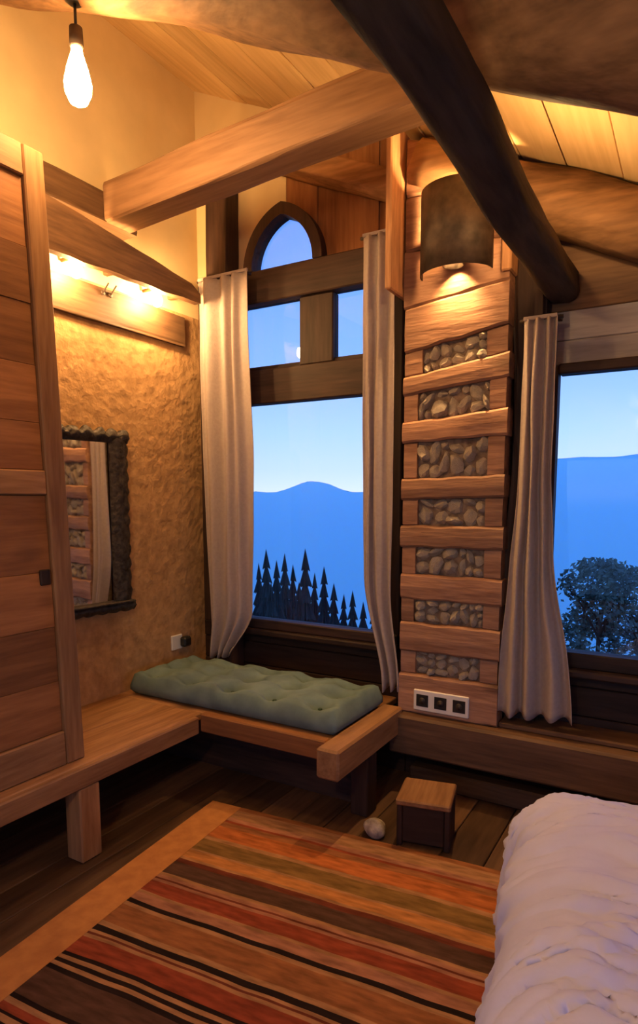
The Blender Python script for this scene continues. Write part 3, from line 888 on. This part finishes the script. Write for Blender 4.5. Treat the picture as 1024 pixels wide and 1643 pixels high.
# ================================================================ RUG, STOOL, STONE, BED
rg = empty('kilim_rug', (-1.91, 2.28, 0), 'striped red and brown kilim rug with orange border on the floor', 'rug', rz=math.radians(5))
def sheet(name, x0, x1, y0, y1, z, th, mat, parent, nx, ny, amp):
    bm = bmesh.new()
    g = [[bm.verts.new((x0 + (x1 - x0) * i / nx, y0 + (y1 - y0) * j / ny, 0)) for i in range(nx + 1)] for j in range(ny + 1)]
    for row in g:
        for v in row:
            v.co.z = z + th + amp * (.5 + .5 * noise.noise(Vector((v.co.x * 3.3, v.co.y * 3.3, 2))))
    for j in range(ny):
        for i in range(nx):
            bm.faces.new((g[j][i], g[j][i + 1], g[j + 1][i + 1], g[j + 1][i]))
    r = bmesh.ops.extrude_face_region(bm, geom=list(bm.faces))
    for q in r['geom']:
        if isinstance(q, bmesh.types.BMVert): q.co.z = z
    bmesh.ops.recalc_face_normals(bm, faces=bm.faces)
    me = bpy.data.meshes.new(name); bm.to_mesh(me); bm.free()
    me.materials.append(M[mat])
    o = bpy.data.objects.new(name, me); link(o, parent)
    return o
sheet('striped_field', .132, 1.75, -2.1, 0, .001, .006, 'rug', rg, 40, 50, .006)
sheet('side_border', -.03, .131, -2.1, 0, .001, .007, 'rug_border', rg, 6, 50, .004)

st = empty('block_stool', (-.93, 2.5, 0), 'small dark block stool with pale wooden top by the bed', 'stool', rz=math.radians(12))
def lbox(name, lo, hi, mat, parent, bevel=.004):
    bm = bmesh.new(); add_box(bm, lo, hi, bevel)
    me = bpy.data.meshes.new(name); bm.to_mesh(me); bm.free(); me.materials.append(M[mat])
    o = bpy.data.objects.new(name, me); link(o, parent); return o
lbox('stool_top', (-.115, -.115, .185), (.115, .115, .212), 'pine_y', st, .006)
for sx in (-1, 1):
    lbox('side_board', (sx * .10 - .012, -.10, 0), (sx * .10 + .012, .10, .184), 'darkwood_z', st)
lbox('front_board', (-.087, -.10, .02), (.087, -.08, .184), 'darkwood_x', st)
lbox('back_board', (-.087, .08, .02), (.087, .10, .184), 'darkwood_x', st)

bm = bmesh.new()
bmesh.ops.create_icosphere(bm, subdivisions=3, radius=1)
for v in bm.verts:
    v.co *= 1 + .25 * noise.noise(v.co * 1.2)
    v.co = Vector((-1.13 + v.co.x * .05, 2.40 + v.co.y * .045, max(0, .035 + v.co.z * .042)))
o = mesh_obj('floor_stone', bm, 'stone', smooth=True); tag(o, 'small greyish stone lying on floor left of block stool', 'stone')

BR = math.radians(7)
bed = empty('bed', (-.295, 1.98, .015), 'low double bed with wooden base under the white duvet', 'bed', rz=BR)
lbox('bed_base', (.06, -2.0, .03), (1.55, -.08, .22), 'oldwood_x', bed, .01)
for bx in (.10, 1.45):
    for by in (-1.9, -.2):
        lbox('bed_foot', (bx, by, 0), (bx + .07, by + .07, .031), 'darkwood_z', bed)
lbox('mattress', (.04, -2.02, .221), (1.57, -.06, .44), 'mattress', bed, .05)
dv = empty('duvet', (-.295, 1.98, .015), 'rumpled white duvet, tinted for cool light, spread over the bed', 'duvet', rz=BR)
bm = bmesh.new()
NA, NB = 200, 300
a0, a1, b0, b1 = -.56, 1.5, -.56, 2.0
R_ = .20
g = []
for j in range(NB + 1):
    row = []
    for i in range(NA + 1):
        a = a0 + (a1 - a0) * i / NA; b = b0 + (b1 - b0) * j / NB
        da, db = max(0, .10 - a), max(0, .10 - b)
        d = math.hypot(da, db)
        k = (da * da * db * db) ** .25 / (d + 1e-6) if d > 0 else 0
        d *= 1 - .25 * k
        th = min(d / R_, math.pi / 2 * .93)
        h = R_ * math.sin(th); drop = R_ * (1 - math.cos(th))
        ex = max(0, d - R_ * math.pi / 2 * .93)
        h += ex * .12; drop += ex * .99
        ux, uy = (da / d, db / d) if d > 1e-6 else (0, 0)
        x = max(a, .10) - ux * h
        y = max(b, .10) - uy * h
        wx = a + .05 * noise.noise(Vector((a * 4, b * 4, 21))); wy = b + .05 * noise.noise(Vector((a * 4, b * 4, 33)))
        wr_ = .030 * noise.noise(Vector((a * 1.8, b * 1.8, 5)))
        for (kx, ky, sl, amp_, sd) in ((2.6, 11.0, .30, .036, 1.0), (4.0, 18.0, -.25, .026, 7.0), (6.0, 25.0, .5, .014, 13.0)):
            r_ = 1 - 2.4 * abs(noise.noise(Vector(((wx + sl * wy) * kx, (wy - sl * wx) * ky, sd))))
            msk = smooth(noise.noise(Vector((a * 3.1, b * 3.1, sd + 40))), -.25, .35)
            wr_ += amp_ * max(0, r_) ** 1.5 * msk
        puff = .035 * smooth(min(a, b), 0, .4)
        nz = math.cos(th)
        wr_ -= .014
        x -= ux * wr_ * (1 - nz) * .7; y -= uy * wr_ * (1 - nz) * .7
        z = max(.06, .565 + puff - drop + wr_ * nz)
        row.append(bm.verts.new((x, -y, z)))
    g.append(row)
for j in range(NB):
    for i in range(NA):
        bm.faces.new((g[j][i], g[j][i + 1], g[j + 1][i + 1], g[j + 1][i]))
bmesh.ops.recalc_face_normals(bm, faces=bm.faces)
me = bpy.data.meshes.new('duvet_cloth'); bm.to_mesh(me); bm.free()
for p in me.polygons: p.use_smooth = True
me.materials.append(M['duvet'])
o = bpy.data.objects.new('duvet_cloth', me); link(o, dv)
md = o.modifiers.new('thickness', 'SOLIDIFY'); md.thickness = .02; md.offset = -1
if me.polygons[len(me.polygons) // 2].normal.z < 0:
    md.offset = 1

# ================================================================ OUTSIDE
# hillside falling away from the house
bm = bmesh.new()
n = 40; g = []
for j in range(n + 1):
    row = []
    for i in range(n + 1):
        x = -70 + 130 * i / n; y = 3.6 + (110 - 3.6) * (j / n) ** 1.5
        z = -2.6 - .34 * (y - 3.6) + .8 * noise.noise(Vector((x * .08, y * .08, 0)))
        row.append(bm.verts.new((x, y, z)))
    g.append(row)
for j in range(n):
    for i in range(n):
        bm.faces.new((g[j][i], g[j][i + 1], g[j + 1][i + 1], g[j + 1][i]))
o = mesh_obj('hillside', bm, 'meadow', smooth=True); o['kind'] = 'structure'
def hill_z(x, y): return -2.6 - .34 * (y - 3.6) + .8 * noise.noise(Vector((x * .08, y * .08, 0)))
# far mountains across the valley
def ridge(name, dist, base, f, x0, x1, n=120):
    bm = bmesh.new(); m = 14; g = []
    for i in range(n + 1):
        x = x0 + (x1 - x0) * i / n
        top = f(x)
        row = []
        for j in range(m + 1):
            t = j / m
            y = dist - (1 - t) * 900
            z = base + (top - base) * t ** 1.1 + (40 * (1 - t) * noise.noise(Vector((x * .004, t * 5, dist))))
            row.append(bm.verts.new((x, y, z)))
        row.append(bm.verts.new((x, dist + 900, base)))
        g.append(row)
    for i in range(n):
        for j in range(m + 1):
            bm.faces.new((g[i][j], g[i][j + 1], g[i + 1][j + 1], g[i + 1][j]))
    o = mesh_obj(name, bm, 'mountain', smooth=True)
    o['kind'] = 'structure'
    return o
def f_far(x):
    # x is across the view at 3000 m: lower range on the left, higher shoulder on the right
    s = 38 + 140 * smooth(x, -1450, -600) + 16 * noise.noise(Vector((x * .0022, 0, 1))) + 12 * noise.noise(Vector((x * .008, 3, 1)))
    s += 60 * math.exp(-((x + 1810) / 150.0) ** 2)
    return s
ridge('far_mountains', 3000, -900, f_far, -5200, 3200)

def conifer(x, y, h, r, label, seed):
    z0 = hill_z(x, y) - .2
    root = empty('conifer_tree', (x, y, z0), label, 'tree', 'conifers on the slope below the arched window')
    lathe('trunk', [(r * .10, 0), (r * .07, h * .5), (.01, h * .97)], (x, y, z0), 'bark', root, 8)
    bm = bmesh.new(); rnd = random.Random(seed)
    L_ = 11
    for k in range(L_):
        t = k / L_
        zc = z0 + h * (.12 + .86 * t); rr = r * (1 - t) ** .85 + .06; hh = h * .16 * (1 - .5 * t)
        ns = 14; top = bm.verts.new((x, y, zc + hh)); ring = []
        for q in range(ns * 2):
            a = math.pi * q / ns + rnd.random() * .12
            f = (1.0 if q % 2 == 0 else .55) * (.8 + .4 * rnd.random())
            ring.append(bm.verts.new((x + math.cos(a) * rr * f, y + math.sin(a) * rr * f, zc - hh * .25 * f)))
        mid = bm.verts.new((x, y, zc + hh * .15))
        for q in range(ns * 2):
            bm.faces.new((ring[q], ring[(q + 1) % (2 * ns)], top)); bm.faces.new((ring[(q + 1) % (2 * ns)], ring[q], mid))
    mesh_obj('foliage', bm, 'conifer', root)

CON = [(-18.39, 26, -.92, 'tall slim conifer rising at left edge of the arched window'), (-19.2, 28.1, -1.69, 'hazy conifer behind the tall slim one at left'),
       (-20.93, 31.5, -1.62, 'conifer second in height from left of the arched window'), (-21.97, 34, -2.57, 'distant conifer between the two taller middle ones'),
       (-14.54, 23.5, -.575, 'tallest pointed conifer in the middle of the arched window'), (-21.54, 36, -3.26, 'farthest small conifer just right of the tallest one'),
       (-17.93, 31, -2.21, 'conifer right of centre standing behind the others'), (-14.5, 26, -2.39, 'shorter conifer in right half of the arched window'),
       (-17.72, 33, -4.05, 'lowest distant conifer in right half of the arched window'), (-14.54, 28, -2.99, 'low conifer near right edge of the arched window'),
       (-11.95, 24, -2.8, 'broad low conifer beside the right curtain of arched window'), (-13.91, 22, -1.85, 'near broad conifer at the foot of the tallest one'),
       (-13.23, 19, -1.475, 'near broad conifer at lower left of the arched window'), (-12.82, 27, -2.92, 'conifer partly hidden behind the narrow curtain beside the pillar'),
       (-24.66, 34, -2.62, 'conifer partly hidden behind the cream curtain')]
for k, (x, y, zt, lab) in enumerate(CON):
    h = zt - hill_z(x, y) + .2
    conifer(x, y, h, h * .105, lab, k)

def leafy_tree(x, y, zc, rx, rz_, label, seed, nl):
    z0 = hill_z(x, y) - .1
    root = empty('leafy_tree', (x, y, z0), label, 'tree')
    rnd = random.Random(seed)
    hewn('trunk', (x, y, z0), (x, y, zc), .16, .16, 'bark', root, rough=.02, seg=10, seed=seed, round_=1, taper=.4)
    bm = bmesh.new()
    for k in range(9):
        a = rnd.random() * 6.28
        e = Vector((x + math.cos(a) * rx * .7, y + math.sin(a) * rx * .7, zc + rz_ * rnd.uniform(.0, .7)))
        b = Vector((x, y, zc - rz_ * rnd.uniform(.2, .9)))
        for q in (Vector((.02, 0, 0)), Vector((0, .02, 0))):
            bm.faces.new([bm.verts.new(p) for p in (b - q * 1.5, b + q * 1.5, e + q * .4, e - q * .4)])
    mesh_obj('branches', bm, 'bark', root)
    bm = bmesh.new()
    clumps = [Vector((rnd.gauss(0, .5), rnd.gauss(0, .5), rnd.gauss(0, .5))) for _ in range(26)]
    for k in range(nl):
        c = rnd.choice(clumps)
        p = c + Vector((rnd.gauss(0, .16), rnd.gauss(0, .16), rnd.gauss(0, .16)))
        if p.length > 1.25: p *= (1.05 + .2 * rnd.random()) / p.length
        p = Vector((x + p.x * rx, y + p.y * rx, zc + p.z * rz_))
        u = Vector((rnd.gauss(0, 1), rnd.gauss(0, 1), rnd.gauss(0, 1))).normalized()
        v = u.orthogonal().normalized()
        s = rnd.uniform(.045, .075)
        bm.faces.new([bm.verts.new(q) for q in (p - u * s, p + v * s * .5, p + u * s, p - v * s * .5)])
    o = mesh_obj('foliage', bm, 'leaf', root)
    o['kind'] = 'stuff'
leafy_tree(-1.55, 14.0, -.80, .82, .90, 'round leafy tree outside the right window', 3, 3800)
leafy_tree(-.75, 17.0, -1.75, 1.1, 1.0, 'lower leafy tree at the right edge of the picture', 5, 3800)

# evening haze filling the valley
hm = bpy.data.materials.new('valley_haze'); hm.use_nodes = True
ht = hm.node_tree; ht.nodes.clear()
ho = ht.nodes.new('ShaderNodeOutputMaterial'); hv = ht.nodes.new('ShaderNodeVolumeScatter')
hv.inputs['Color'].default_value = (.15, .52, 1.0, 1); hv.inputs['Density'].default_value = .0022; hv.inputs['Anisotropy'].default_value = .3
ht.links.new(hv.outputs[0], ho.inputs['Volume'])
M['haze'] = hm
bm = bmesh.new()
cols = []
NH = 120
for i in range(NH + 1):
    t = -1.45 + 2.3 * i / NH                    # bearing across the valley
    k = (f_far(t * 3000) + 1) / 3000
    cols.append([bm.verts.new(p) for p in ((t * 500, 500, 500 * k), (t * 2990, 2990, 2990 * k), (t * 2990, 2990, -940), (t * 500, 500, -940))])
for a_, b_ in zip(cols, cols[1:]):
    for q in range(4):
        bm.faces.new((a_[q], a_[(q + 1) % 4], b_[(q + 1) % 4], b_[q]))
bm.faces.new(cols[0]); bm.faces.new(cols[-1])
o = mesh_obj('valley_haze', bm, 'haze'); o['kind'] = 'structure'
SC.cycles.volume_bounces = 5
